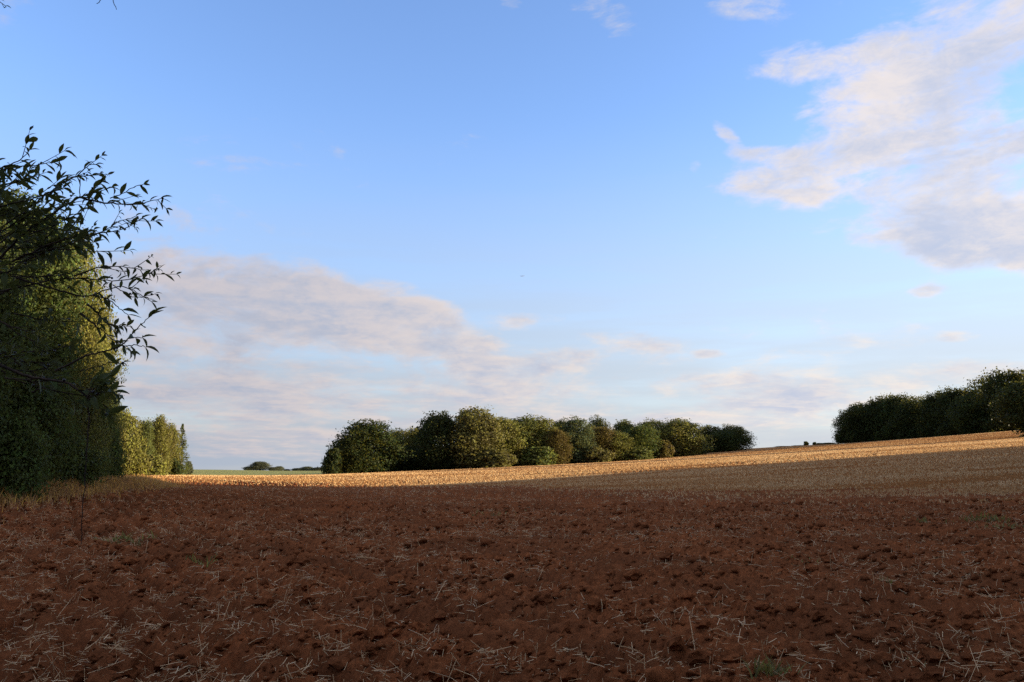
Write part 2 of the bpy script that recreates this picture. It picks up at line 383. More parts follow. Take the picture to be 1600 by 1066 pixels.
def crown_mesh(kind, seed, nleaf, size, nlobe=46, tall=1.0, big=1.0):
    """a unit crown: half-width .5, height 1, leaf sprays gathered in lobes"""
    rg = np.random.RandomState(seed)
    Vs, cores = [], []
    if kind == 'conifer':
        C, Nn = [], []
        for k in range(26):
            t = .04 + .94 * k / 25; Rk = .5 * (1 - t) ** .85 + .015
            for j in range(max(5, int(13 * (1 - t)) + 3)):
                ph = rg.uniform(0, 2 * math.pi); ln = Rk * rg.uniform(.75, 1.12); m = int(nleaf / 330)
                q = rg.uniform(.1, 1, m); d = np.array([math.cos(ph), math.sin(ph)])
                c = np.c_[q * ln * d[0], q * ln * d[1], t - .055 * q * (1.2 - t) + .02 * q ** 3 - rg.uniform(0, .018, m)]
                C.append(c + rg.normal(0, .009, c.shape)); Nn.append(np.tile([d[0] * .3, d[1] * .3, 1.], (m, 1)))
        C = np.concatenate(C); Nn = np.concatenate(Nn)
    else:
        ex, ey = ENV[kind]
        lob = []
        for k in range(nlobe):
            t = .06 + .88 * ((k + rg.uniform(0, 1)) / nlobe); e = np.interp(t, ex, ey) * .5 * rg.uniform(.72, 1.22)
            ph = k * 2.399 + rg.uniform(-.6, .6); rad = big * rg.uniform(.075, .15) * (1.15 if t < .75 else .85)
            rr = max(0, e - rad * .8) * rg.uniform(.75, 1.0)
            lob.append((rr * math.cos(ph), rr * math.sin(ph), min(t, 1.0 - rad * .8) * rg.uniform(.94, 1.04), rad))
        for k in range(nlobe // 5): lob.append((rg.uniform(-.15, .15), rg.uniform(-.15, .15), rg.uniform(.25, .8), .2))
        wts = np.array([l[3] ** 2 for l in lob]); cnt = (wts / wts.sum() * nleaf).astype(int)
        C, Nn = [], []
        for (lx, ly, lz, lr), m in zip(lob, cnt):
            d = unit(rg.normal(0, 1, (m, 3))); d[:, 2] += .15; d = unit(d)
            lump = 1 + .28 * np.sin(d[:, 0] * 7 + lx * 40) * np.sin(d[:, 1] * 6 + ly * 50) + .18 * np.sin(d[:, 2] * 11 + lz * 30)
            q = lr * lump * rg.uniform(.62, 1.08, m) * np.where(rg.rand(m) < .10, rg.uniform(1.1, 1.5, m), 1)
            C.append(np.array([lx, ly, lz]) + d * q[:, None] * np.array([1.12, 1.12, .95 / tall])); Nn.append(d + np.array([lx, ly, 0]) * 1.2)
        m = int(nleaf * .22); t = rg.uniform(.03, .90, m); e = np.interp(t, ex, ey) * .5 * .86 * np.sqrt(rg.uniform(.15, 1, m)); ph = rg.uniform(0, 2 * math.pi, m)
        C.append(np.c_[e * np.cos(ph), e * np.sin(ph), t]); Nn.append(np.c_[np.cos(ph), np.sin(ph), .3 + 0 * ph])     # foliage inside the crown
        C = np.concatenate(C); Nn = np.concatenate(Nn)
    C[:, 2] = np.clip(C[:, 2], .004, 1.02)
    Vq, Fq = leaf_quads(C, Nn, size, rg, .62, tall)
    return mesh_np('crown_' + kind, Vq, Fq, 4, M['leaf'])
def tube(path, radii, n=7):
    P = np.array(path, float); out = []; prev = None
    for i in range(len(P)):
        d = unit(P[min(i + 1, len(P) - 1)] - P[max(i - 1, 0)]); ref = np.array([0, 0, 1.]) if abs(d[2]) < .9 else np.array([1., 0, 0])
        if prev is None: u = unit(np.cross(d, ref))
        else: u = unit(prev - d * np.dot(prev, d))
        prev = u; v = np.cross(d, u)
        th = np.arange(n) / n * 2 * math.pi
        out.append(P[i] + radii[i] * (np.cos(th)[:, None] * u + np.sin(th)[:, None] * v))
    Vt = np.concatenate(out); Fq = []
    for i in range(len(P) - 1):
        for j in range(n): Fq.append((i * n + j, i * n + (j + 1) % n, (i + 1) * n + (j + 1) % n, (i + 1) * n + j))
    return Vt, np.array(Fq)
def join(parts):
    Vs, Fs, o = [], [], 0
    for v, f in parts: Vs.append(v); Fs.append(f + o); o += len(v)
    return np.concatenate(Vs), np.concatenate(Fs)
def trunk_mesh(seed, mat, rbase=.028):
    rg = np.random.RandomState(seed); parts = []
    p = [(0, 0, -.02)]; 
    for k in range(1, 7): p.append((p[-1][0] + rg.normal(0, .012), p[-1][1] + rg.normal(0, .012), k * .145))
    parts.append(tube(p, [rbase * 1.25, rbase, rbase * .85, rbase * .65, rbase * .45, rbase * .3, rbase * .12], 8))
    for k in range(9):
        i = 1 + k % 5; b = np.array(p[i]); ph = k * 2.4 + rg.uniform(-.3, .3); L = .34 - .035 * i
        q = [b, b + np.array([math.cos(ph) * L * .5, math.sin(ph) * L * .5, .07]), b + np.array([math.cos(ph) * L, math.sin(ph) * L, .17])]
        parts.append(tube(q, [rbase * .4, rbase * .25, rbase * .06], 5))
    Vt, Fq = join(parts); return mesh_np('trunk', Vt, Fq, 4, mat, True)
CR = {'round': [crown_mesh('round', 100 + i, 14500, .0175, 56) for i in range(3)], 'tall': [crown_mesh('tall', 200 + i, 14500, .0200, 66, tall=1.5, big=1.1) for i in range(3)],
      'wide': [crown_mesh('wide', 300 + i, 14500, .0175, 56, tall=1.1) for i in range(2)], 'open': [crown_mesh('open', 400, 5500, .018, 34)], 'stemmed': [crown_mesh('open', 410, 11000, .020, 44)],
      'bush': [crown_mesh('bush', 500 + i, 3500, .036, 24, tall=.6) for i in range(2)], 'conifer': [crown_mesh('conifer', 600, 9000, .021, tall=1.8)],
      'undergrowth': [crown_mesh('bush', 510 + i, 13000, .017, 40, tall=.8) for i in range(2)],
      'near': [crown_mesh('tall', 700, 54000, .0120, 84, tall=1.9, big=1.2), crown_mesh('wide', 701, 54000, .0120, 90, tall=1.9, big=1.2)]}
WIDE = {'round': 1.34, 'tall': 1.55, 'wide': 1.35, 'open': 1.1, 'stemmed': 1.1, 'bush': 1.2, 'conifer': 1.0, 'near': 1.12, 'undergrowth': 1.2}
TR = [trunk_mesh(1, M['bark']), trunk_mesh(2, M['bark'])]; TRB = trunk_mesh(3, M['birch'], .02)
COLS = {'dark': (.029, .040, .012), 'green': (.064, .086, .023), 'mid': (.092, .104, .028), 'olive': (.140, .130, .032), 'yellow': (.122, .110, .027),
        'gold': (.20, .145, .036), 'rust': (.122, .088, .027), 'brown': (.105, .092, .030), 'grey': (.062, .078, .036), 'far': (.092, .098, .062)}
_cnt = [0]
def tree(name, label, cat, px, ytop, wpx, Y, kind, colr, group, var=None, trunk=None, depth=1.0, ybase=None, lift=0.0):
    """px, ytop, wpx as read in the photograph, Y the distance: gives the real size; the foot stands on the land"""
    x = (px - 800.0) / F * Y / 1.0; d = pdir(px, 720); x = d[0] * Y / d[1]
    z0 = gz(x, Y) - .05; top = at(px, ytop, Y)[2]; h = max(top - z0, .3); wd = wpx / F * Y * WIDE[kind]
    root = empty(name, (x, Y, z0)); _cnt[0] += 1; i = _cnt[0]
    root.rotation_euler = (0, 0, (i * 2.17) % 6.283); root.scale = (wd, wd * depth, h)
    k = CR[kind]; c = obj('crown', k[(i if var is None else var) % len(k)], root)
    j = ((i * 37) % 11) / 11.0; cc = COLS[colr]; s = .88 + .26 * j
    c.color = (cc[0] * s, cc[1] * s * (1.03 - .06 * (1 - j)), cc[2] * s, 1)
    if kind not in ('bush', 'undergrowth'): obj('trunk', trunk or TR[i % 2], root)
    return tag(root, label, cat, group)
T = 'tree'
ORD = ['first', 'second', 'third', 'fourth', 'fifth', 'sixth', 'seventh', 'eighth', 'ninth', 'tenth', 'eleventh', 'twelfth']
GC = 'trees of the wood in the middle of the field'
for a in [('dark bushy tree at the left tip of the middle wood', 519, 703, 30, 203, 'bush', 'dark'),
          ('large dark green rounded tree near the left end of the middle wood', 578, 657, 84, 212, 'round', 'dark'),
          ('lower dark tree on the left flank of the middle wood', 544, 680, 50, 208, 'wide', 'dark'),
          ('golden olive tree in the recess of the middle wood', 630, 668, 56, 232, 'wide', 'yellow'),
          ('small dark treetop peeping up between golden tree and tallest oak', 655, 666, 30, 246, 'tall', 'dark'),
          ('dark broad tree just left of the tallest tree of the middle wood', 685, 644, 66, 220, 'round', 'dark'),
          ('tallest broad brownish green tree of the middle wood', 741, 637, 86, 221, 'round', 'brown'),
          ('olive tree close to the right of the tallest tree', 784, 648, 50, 226, 'tall', 'olive'),
          ('dense green tree right of the olive one in the middle wood', 818, 648, 52, 231, 'tall', 'mid'),
          ('mid green tree behind the narrow rust coloured one', 848, 650, 52, 233, 'tall', 'olive'),
          ('narrow rust coloured tree in front of the middle wood', 870, 668, 30, 229, 'tall', 'rust'),
          ('dark treetop behind the rust coloured tree', 876, 653, 30, 250, 'tall', 'dark'),
          ('grey green birch with pale trunk in the middle wood', 902, 650, 44, 235, 'tall', 'grey'),
          ('russet front tree beside the birch', 940, 664, 42, 239, 'tall', 'rust'),
          ('dark pine like treetop standing above the middle wood', 935, 650, 36, 262, 'wide', 'dark'),
          ('yellow green pointed tree in front of the middle wood', 967, 673, 38, 240, 'tall', 'olive'),
          ('green tree behind the yellow green pointed one', 976, 657, 48, 258, 'round', 'mid'),
          ('bright green tree in the right half of the middle wood', 1002, 662, 46, 245, 'tall', 'green'),
          ('olive orange tree rising behind the bright green one', 1022, 654, 46, 256, 'tall', 'olive'),
          ('low russet shrub at the foot of the middle wood', 1036, 689, 30, 246, 'bush', 'rust'),
          ('broad sunlit olive tree ending the bright part of the middle wood', 1064, 655, 68, 254, 'round', 'olive'),
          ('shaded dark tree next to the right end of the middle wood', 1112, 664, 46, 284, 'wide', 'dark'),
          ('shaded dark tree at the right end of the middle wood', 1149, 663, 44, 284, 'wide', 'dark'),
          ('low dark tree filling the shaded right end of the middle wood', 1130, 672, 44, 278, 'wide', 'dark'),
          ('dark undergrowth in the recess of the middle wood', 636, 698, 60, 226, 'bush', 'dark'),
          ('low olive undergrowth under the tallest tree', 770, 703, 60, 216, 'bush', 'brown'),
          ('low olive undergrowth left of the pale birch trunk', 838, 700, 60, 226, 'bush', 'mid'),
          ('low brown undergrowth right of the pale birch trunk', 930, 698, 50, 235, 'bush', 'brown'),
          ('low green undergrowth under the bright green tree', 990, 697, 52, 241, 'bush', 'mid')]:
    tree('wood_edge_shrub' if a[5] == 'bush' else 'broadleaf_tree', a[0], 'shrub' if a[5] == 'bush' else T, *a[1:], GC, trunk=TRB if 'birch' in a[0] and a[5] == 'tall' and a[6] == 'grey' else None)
GL = 'sunlit trees along the left wood edge'
for a in [('golden yellow tree where the left wood comes into the sun', 186, 638, 52, 112, 'round', 'yellow'),
          ('dark green tree after the golden one at the left', 221, 654, 28, 126, 'round', 'mid'),
          ('golden olive tree in the middle of the left sunlit row', 245, 650, 34, 136, 'round', 'yellow'),
          ('shaded olive tree beside the spruce', 266, 663, 24, 147, 'round', 'olive'),
          ('low golden bush at the foot of the left row', 207, 706, 44, 114, 'bush', 'yellow'),
          ('low olive bush in front of the left row', 238, 712, 40, 126, 'bush', 'olive'),
          ('dark bush at the foot of the spruce', 266, 718, 32, 140, 'bush', 'dark')]:
    tree('wood_edge_shrub' if a[5] in ('bush', 'undergrowth') else 'broadleaf_tree', a[0], 'shrub' if a[5] in ('bush', 'undergrowth') else T, *a[1:], GL)
tree('spruce_tree', 'pointed dark spruce ending the left row of trees', T, 282, 662, 40, 150, 'conifer', 'mid', GL)
tree('wood_edge_shrub', 'small grey bush past the spruce at the left', 'shrub', 296, 722, 11, 190, 'bush', 'far', GL)
GD = 'tall shaded trees of the near left wood'
for a in [('tall dark tree at the left edge behind the berried shrub', 0, 288, 200, 42, 'near', 'green'),
          ('tall tree with sunlit olive crown left of the spreading twigs', 84, 355, 132, 52, 'near', 'olive'),
          ('olive green tree forming the right flank of the near left wood', 124, 458, 92, 62, 'near', 'olive'),
          ('green tree bulging out low from the near left wood', 106, 500, 110, 57, 'near', 'mid'),
          ('lower dark tree where the near left wood turns the corner', 156, 590, 52, 78, 'near', 'mid'),
          ('dark tree partly outside the left edge of the picture', -90, 260, 190, 36, 'near', 'green'),
          ('tall green tree standing back inside the near left wood', 50, 400, 130, 60, 'near', 'mid'),
          ('dark shrub at the foot of the near left wood by the edge', 10, 640, 120, 38, 'undergrowth', 'green'),
          ('dark shrub at the foot of the near left wood under the olive crown', 90, 660, 110, 49, 'undergrowth', 'green'),
          ('dark shrub at the corner of the near left wood', 156, 655, 66, 66, 'undergrowth', 'green')]:
    tree('wood_edge_shrub' if a[5] in ('bush', 'undergrowth') else 'broadleaf_tree', a[0], 'shrub' if a[5] in ('bush', 'undergrowth') else T, *a[1:], GD)
GR = 'dark trees of the wood on the right rise'
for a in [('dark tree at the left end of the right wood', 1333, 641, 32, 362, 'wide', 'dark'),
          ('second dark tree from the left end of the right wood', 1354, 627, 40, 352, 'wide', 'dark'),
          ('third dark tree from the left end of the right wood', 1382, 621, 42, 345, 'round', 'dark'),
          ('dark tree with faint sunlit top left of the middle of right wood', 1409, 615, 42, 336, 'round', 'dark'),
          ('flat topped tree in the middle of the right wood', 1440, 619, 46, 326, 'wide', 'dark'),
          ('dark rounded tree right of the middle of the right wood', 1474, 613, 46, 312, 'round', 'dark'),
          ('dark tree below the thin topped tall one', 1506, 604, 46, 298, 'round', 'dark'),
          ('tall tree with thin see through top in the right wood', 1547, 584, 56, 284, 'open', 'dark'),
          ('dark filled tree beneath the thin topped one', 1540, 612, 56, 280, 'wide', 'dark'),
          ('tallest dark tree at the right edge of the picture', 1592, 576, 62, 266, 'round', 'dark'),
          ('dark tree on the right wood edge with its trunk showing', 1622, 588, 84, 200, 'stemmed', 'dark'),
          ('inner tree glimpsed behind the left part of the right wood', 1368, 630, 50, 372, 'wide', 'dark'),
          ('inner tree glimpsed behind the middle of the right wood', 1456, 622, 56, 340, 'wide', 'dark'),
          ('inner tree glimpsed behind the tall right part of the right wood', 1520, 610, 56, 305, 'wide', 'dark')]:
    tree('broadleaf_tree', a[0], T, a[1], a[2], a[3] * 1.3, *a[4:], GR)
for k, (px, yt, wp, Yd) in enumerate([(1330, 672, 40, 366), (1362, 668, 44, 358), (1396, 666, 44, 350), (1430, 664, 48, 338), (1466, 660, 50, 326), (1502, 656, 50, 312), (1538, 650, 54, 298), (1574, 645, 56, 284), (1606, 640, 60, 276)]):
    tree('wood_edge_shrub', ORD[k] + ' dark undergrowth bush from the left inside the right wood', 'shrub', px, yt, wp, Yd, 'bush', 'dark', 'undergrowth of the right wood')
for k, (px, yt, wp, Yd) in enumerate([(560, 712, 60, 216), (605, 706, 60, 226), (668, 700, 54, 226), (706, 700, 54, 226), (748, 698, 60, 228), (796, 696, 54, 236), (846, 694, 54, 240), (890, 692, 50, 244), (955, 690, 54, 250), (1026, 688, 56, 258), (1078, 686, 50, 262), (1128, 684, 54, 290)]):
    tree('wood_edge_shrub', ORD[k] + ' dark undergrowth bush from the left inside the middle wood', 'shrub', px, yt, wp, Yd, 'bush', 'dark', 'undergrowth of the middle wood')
GH = 'bushes of the hedge on the right skyline'
for a in [('tiny round bush on the skyline left of the right wood', 1261, 690, 7, 385), ('tiny dark bush at the left end of the skyline hedge', 1274, 691, 6, 385),
          ('low hedge bush touching the right wood', 1296, 692, 26, 384), ('low hedge bush between the tiny bushes and the wood', 1284, 692.5, 18, 386), ('flat hedge bush left of the tiny round bush', 1250, 696, 20, 386), ('faint low hedge bush at the far left of the skyline', 1228, 698.5, 30, 388)]:
    tree('hedge_bush', a[0], 'bush', *a[1:], 'bush', 'dark', GH)
GF = 'far trees on the left skyline'
for a in [('small far tree left of the largest skyline tree', 390, 729, 17, 650), ('largest round far tree on the left skyline', 407, 721, 30, 655), ('small far tree right of the largest skyline tree', 428, 730, 15, 650),
          ('pale far tree right of the small skyline tree', 437, 728.5, 15, 690), ('tiniest far bush on the left skyline', 449, 733, 10, 650), ('low far tree left of the paired skyline trees', 466, 731.5, 18, 660),
          ('far round tree second from the middle wood', 481, 729, 20, 650), ('far wide tree nearest the middle wood on the skyline', 500, 730, 26, 640)]:
    tree('distant_tree', a[0], T, *a[1:], 'round', 'far', GF)
# the right wood goes on out of the picture towards the camera and shades the near field
GO = 'trees of the right wood outside the picture'
for k, (x, y, h, wd) in enumerate([(94, 104, 16, 13), (84, 94, 19, 13), (76, 84, 20, 13), (70, 74, 20, 13), (64, 64, 19, 12), (60, 53, 20, 12), (50, 42, 19, 12), (43, 31, 20, 12), (37, 20, 19, 12), (33, 9, 20, 12),
                                   (31, -2, 19, 12), (30, -13, 20, 12), (29, -24, 19, 12), (28, -35, 20, 12), (86, 80, 21, 13), (80, 68, 21, 13), (73, 56, 21, 13), (69, 44, 21, 13), (66, 30, 21, 13), (64, 15, 21, 13), (62, 0, 21, 13), (60, -16, 21, 13)]):
    root = empty('broadleaf_tree', (x, y, gz(x, y) - .1)); root.scale = (wd * 1.35, wd * 1.35, h * 1.06); root.rotation_euler = (0, 0, k * 1.3)
    c = obj('crown', CR['wide'][k % 2], root); c.color = COLS['green'] + (1,); obj('trunk', TR[k % 2], root)
    tag(root, 'tree of the right wood standing outside the picture', T, GO)

# the photographer stands at the edge of a wood: its trees rise behind the camera
for k, (x, y, h, wd) in enumerate([(-24, -14, 13, 13), (-11, -17, 14, 13), (2, -16, 13, 13), (15, -17, 14, 13)]):
    root = empty('broadleaf_tree', (x, y, gz(x, y) - .1)); root.scale = (wd * 1.2, wd * 1.2, h); root.rotation_euler = (0, 0, k * 1.9)
    c = obj('crown', CR['wide'][k % 2], root); c.color = COLS['green'] + (1,); obj('trunk', TR[k % 2], root)
    tag(root, 'tree of the wood rising close behind the camera', T, 'trees of the wood behind the camera')

# ------------------------------------------------------------------ stubble, straw, clods
def in_view(n, y0, y1, power=1.0, margin=.70):
    y = y0 + (y1 - y0) * rs.rand(n) ** power; return rs.uniform(-1, 1, n) * margin * y, y
def tufts(x, y, z, hgt, wid, blades=3):
    """little sheaves of upright stalks: narrow triangles leaning from one foot"""
    n = len(x); Vs, Fs = [], []
    for b in range(blades):
        ph = rs.uniform(0, 2 * math.pi, n); lean = rs.uniform(.05, .5, n) * hgt; ox = rs.normal(0, wid * .6, n); oy = rs.normal(0, wid * .6, n)
        q = rs.uniform(0, 2 * math.pi, n); hw = wid * rs.uniform(.25, .55, n)
        base = np.stack([x + ox, y + oy, z - .02], -1); side = np.stack([np.cos(q) * hw, np.sin(q) * hw, 0 * q], -1)
        tip = base + np.stack([np.cos(ph) * lean, np.sin(ph) * lean, hgt * rs.uniform(.6, 1.2, n)], -1)
        Vs.append(np.stack([base - side, base + side, tip], 1).reshape(-1, 3))
    Vt = np.concatenate(Vs); return Vt, np.arange(len(Vt)).reshape(-1, 3)
n = 230000
y = np.exp(rs.uniform(math.log(38), math.log(330), n)); x = rs.uniform(-.70, .70, n) * y
ok = (y > plough_edge(x) + rs.normal(4, 11.0, n)) & (y < np.interp(x, [-400, -90, -60, -45, -20, 0, 60, 90, 200], [150, 172, 182, 205, 300, 300, 330, 330, 330]))
ok &= fbm(x * .05, y * .3, 4, 91) > .28 + .25 * rs.rand(len(x))
x, y = x[ok], y[ok]
Vt, Ft = tufts(x, y, ground(x, y), .14, .05 + .00032 * y, 2)
tag(obj('standing_stubble', mesh_np('standing_stubble', Vt, Ft, 3, M['stubble'])), 'short cut straw stubble standing across the far field', 'stubble', kind='stuff')

def straw_geo(n, x, y, z, L, wd, pitch, yaw, bend, seg=(-.5, .0, .5)):
    """bent three-sided stalks"""
    d = np.stack([np.cos(yaw) * np.cos(pitch), np.sin(yaw) * np.cos(pitch), np.sin(pitch)], -1)
    u = unit(np.cross(d, np.array([0, 0, 1.]) + rs.normal(0, .2, (n, 3)))); v = np.cross(u, d)
    c = np.stack([x, y, z], -1); rings = []
    for k, q in enumerate(seg):
        p = c + d * (q * L)[:, None] + v * (bend * L * (.25 - q * q))[:, None] + u * (bend * L * .5 * (.25 - q * q))[:, None]
        for j in range(3):
            a = j * 2 * math.pi / 3
            rings.append(p + (u * math.cos(a) + v * math.sin(a)) * wd[:, None])
    Vt = np.stack(rings, 1); Fq = []
    for s in range(len(seg) - 1):
        for j in range(3): Fq.append((s * 3 + j, s * 3 + (j + 1) % 3, s * 3 + 3 + (j + 1) % 3, s * 3 + 3 + j))
    return Vt, np.array(Fq)
def straw_set(n, y0, y1, power, patch=.5, up=.25, grow=0.0, seg=(-.5, .0, .5)):
    x, y = in_view(int(n * 2.2), y0, y1, power)
    p = fbm(x * .45, y * .45, 3, 301) + .8 * (fbm(x * 2.2, y * 2.2, 2, 307) - .5)
    keep = (rs.rand(len(x)) < np.clip((p - patch + .22) * 2.6, .03, 1)) & (y < plough_edge(x)); x, y = x[keep][:n], y[keep][:n]; n = len(x)
    m = n // 5; cx_ = rs.choice(n, m // 14 + 1); g = rs.randint(0, len(cx_), m)                     # a part of it lies heaped in wisps
    x[:m] = x[cx_][g] + rs.normal(0, .10, m); y[:m] = y[cx_][g] + rs.normal(0, .13, m)
    L = np.clip(rs.lognormal(math.log(.105), .55, n), .03, .42); st = rs.rand(n) < up
    pitch = np.where(st, rs.uniform(.75, 1.5, n), rs.normal(.05, .22, n)); L = np.where(st, L * .8, L)
    z = soil_z(x, y) + np.where(st, L * .38 * np.sin(pitch), np.abs(np.sin(pitch)) * L * .4 + .012)
    return straw_geo(n, x, y, z, L, rs.uniform(.0016, .0036, n) * (1 + grow * y), pitch, rs.uniform(0, 2 * math.pi, n), rs.normal(0, .16, n), seg), np.stack([x, y, z], -1), L
(Vs1, Fs1), pc, L1 = straw_set(20000, 5.0, 24, 1.25, .52, .22, .010)
size = L1 / np.hypot(pc[:, 0], pc[:, 1]); vis = np.abs(pc[:, 0] / pc[:, 1]) < .62; vis &= pc[:, 1] > 6.6
order = np.argsort(-size * vis)[:300]; single = np.zeros(len(pc), bool); single[order] = True
for i in order:
    c = pc[i]; o = obj('straw', mesh_np('straw', Vs1[i] - c, Fs1, 4, M['straw']), ploughed); o.location = tuple(c)
def many(Vs, Fs):
    n, k, _ = Vs.shape; return Vs.reshape(-1, 3), (Fs[None] + (np.arange(n) * k)[:, None, None]).reshape(-1, 4)
(Vs2, Fs2), _, _ = straw_set(34000, 22, 80, 1.0, .48, .35, .016, (-.5, .5))
a_, b_ = join([many(Vs1[~single], Fs1), many(Vs2, Fs2)])
so_ = obj('straw_litter', mesh_np('straw_litter', a_, b_, 4, M['straw'])); tag(so_, 'loose straw and stalks scattered over the ploughed soil', 'straw', kind='stuff')

# clods of earth: a few lumpy shapes used again and again
import bmesh
def clod_mesh(seed, sub=2):
    bm = bmesh.new(); bmesh.ops.create_icosphere(bm, subdivisions=sub, radius=1.0); rg = np.random.RandomState(seed)
    ph = rg.uniform(0, 6, 9)
    for v in bm.verts:
        c = v.co; k = 1 + .28 * math.sin(c.x * 3 + ph[0]) * math.sin(c.y * 3.3 + ph[1]) + .22 * math.sin(c.z * 4 + ph[2]) * math.sin(c.x * 4.4 + ph[3]) + rg.normal(0, .10 if sub > 1 else .2)
        v.co = c * k; v.co.z *= .72
    me = bpy.data.meshes.new('soil_clod'); bm.to_mesh(me); bm.free(); me.materials.append(M['soil']); return me
CL = [clod_mesh(40 + i) for i in range(5)]; CS = [clod_mesh(60 + i, 1) for i in range(8)]
n = 30000; x, y = in_view(n, 6.0, 42, 1.5, .66); s = np.clip(rs.lognormal(math.log(.020), .60, n), .008, .10) * (1 + .012 * y)
bare = (fbm(x * .8, y * .8, 3, 401) + .25 * rs.rand(n) > .50) & (np.abs(row_u(x, y)[1]) > .09 + .10 * rs.rand(n)); x, y, s = x[bare], y[bare], s[bare]; n = len(x); z = soil_z(x, y)
app = np.where((np.abs(x / y) < .62) & (y > 6.7), s / y, 0); big = np.argsort(-app)[:300]
for i in big:
    o = obj('soil_clod', CL[i % 5], ploughed); o.location = (x[i], y[i], z[i] + s[i] * .35); o.scale = (s[i] * 1.2, s[i], s[i]); o.rotation_euler = (0, 0, i * 1.7)
CLV, CLF = [], []
for m_ in CS:
    a = np.empty(len(m_.vertices) * 3); m_.vertices.foreach_get('co', a); CLV.append(a.reshape(-1, 3)); CLF.append(np.array([p.vertices[:] for p in m_.polygons]))
rest = np.setdiff1d(np.arange(n), big); cv = []; cf = []; off = 0
for i in rest:
    v0 = CLV[i % 8]; a = i * 1.7; Rm = np.array([[math.cos(a), -math.sin(a), 0], [math.sin(a), math.cos(a), 0], [0, 0, 1]])
    cv.append((v0 * s[i] * [1.25, 1, 1]) @ Rm.T + np.array([x[i], y[i], z[i] + s[i] * .35])); cf.append(CLF[i % 8] + off); off += len(v0)
cr = obj('soil_crumbs', mesh_np('soil_crumbs', np.concatenate(cv), np.concatenate(cf), 3, M['soil']), ploughed); cr['kind'] = 'stuff'

# ------------------------------------------------------------------ grass and weeds
def blades(x, y, z, h, wd, lean, curl=.5):
    """arched blades of three segments"""
    n = len(x); ph = rs.uniform(0, 2 * math.pi, n); q = ph + math.pi / 2 + rs.normal(0, .4, n)
    d = np.stack([np.cos(ph), np.sin(ph), 0 * ph], -1); s = np.stack([np.cos(q), np.sin(q), 0 * q], -1); b = np.stack([x, y, z], -1)
    L = []
    for t, wk in ((0, 1), (.4, .85), (.75, .55), (1, .08)):
        p = b + d * (lean * h * t ** 1.7)[:, None] + np.array([0, 0, 1.]) * (h * (t - curl * .35 * lean * t ** 3))[:, None]
        L += [p - s * (wd * wk)[:, None], p + s * (wd * wk)[:, None]]
    Vb = np.stack(L, 1).reshape(-1, 3); f = np.array([(0, 1, 3, 2), (2, 3, 5, 4), (4, 5, 7, 6)])
    return Vb, (f[None] + (np.arange(n) * 8)[:, None, None]).reshape(-1, 4)
# dry verge along the foot of the left wood
n = 20000; t = rs.rand(n) ** .8
vx = np.interp(t, [0, .35, .7, 1], [-22, -27, -33, -46]); vy = np.interp(t, [0, .35, .7, 1], [24, 46, 68, 100])
off = rs.normal(0, 1.0, n) * (1.5 + .5 * t); x = vx + off + 1.6; y = vy + rs.normal(0, 1.0, n)
h = rs.uniform(.3, 1.05, n) * np.clip(1.15 - np.abs(off) * .25, .3, 1)
Vb, Fb = blades(x, y, ground(x, y) - .03, h, .006 + .00022 * y, rs.uniform(.15, .9, n))
tag(obj('dry_grass', mesh_np('dry_grass', Vb, Fb, 4, M['drygrass'])), 'tall dry straw coloured grass along the foot of the left wood', 'grass', kind='stuff')
o = tree('dry_bush', 'orange sunlit dry bush at the corner of the near left wood', 'bush', 160, 731, 26, 93, 'bush', 'gold', None)
def weed(px, py, wd, hgt, nb, label, lat=True):
    x0, y0 = hit(px, py); root = empty('weed_tuft', (x0, y0, gz(x0, y0)))
    n = nb; n = int(nb * .6); ox = rs.normal(0, wd * .55, n); oy = rs.normal(0, wd * .5, n); zz_ = soil_z(x0 + ox, y0 + oy) - gz(x0, y0) - .02
    Vb, Fb = blades(ox, oy, zz_, hgt * rs.uniform(.4, 1.1, n), np.full(n, .006 + .0006 * y0), rs.uniform(.2, 1.2, n))
    obj('leaves', mesh_np('weed_leaves', Vb, Fb, 4, M['weed']), root); tag(root, label, 'weed', 'green weeds in the ploughed soil')
for a in [(195, 843, .55, .22, 140, 'dark green weed patch below the hanging shoot'), (322, 872, .35, .18, 70, 'small green weed right of the dark weed patch at left'),
          (1540, 812, .8, .32, 190, 'tall grassy weed near the right edge of the soil'), (1590, 822, .9, .16, 150, 'low green weed patch at the right edge'), (1436, 812, .6, .16, 90, 'low weed left of the tall grassy weed'),
          (1205, 1048, .22, .20, 110, 'grey green grass clump at the bottom right of centre'), (1440, 1030, .22, .12, 50, 'small green grass tuft near the bottom right corner'), (1390, 905, .3, .10, 40, 'thin green weed in the middle of the right soil'),
          (765, 802, .9, .2, 120, 'faint weed patch among straw below the middle wood'), (1262, 872, .35, .1, 40, 'sparse weed right of centre in the soil')]:
    weed(*a)

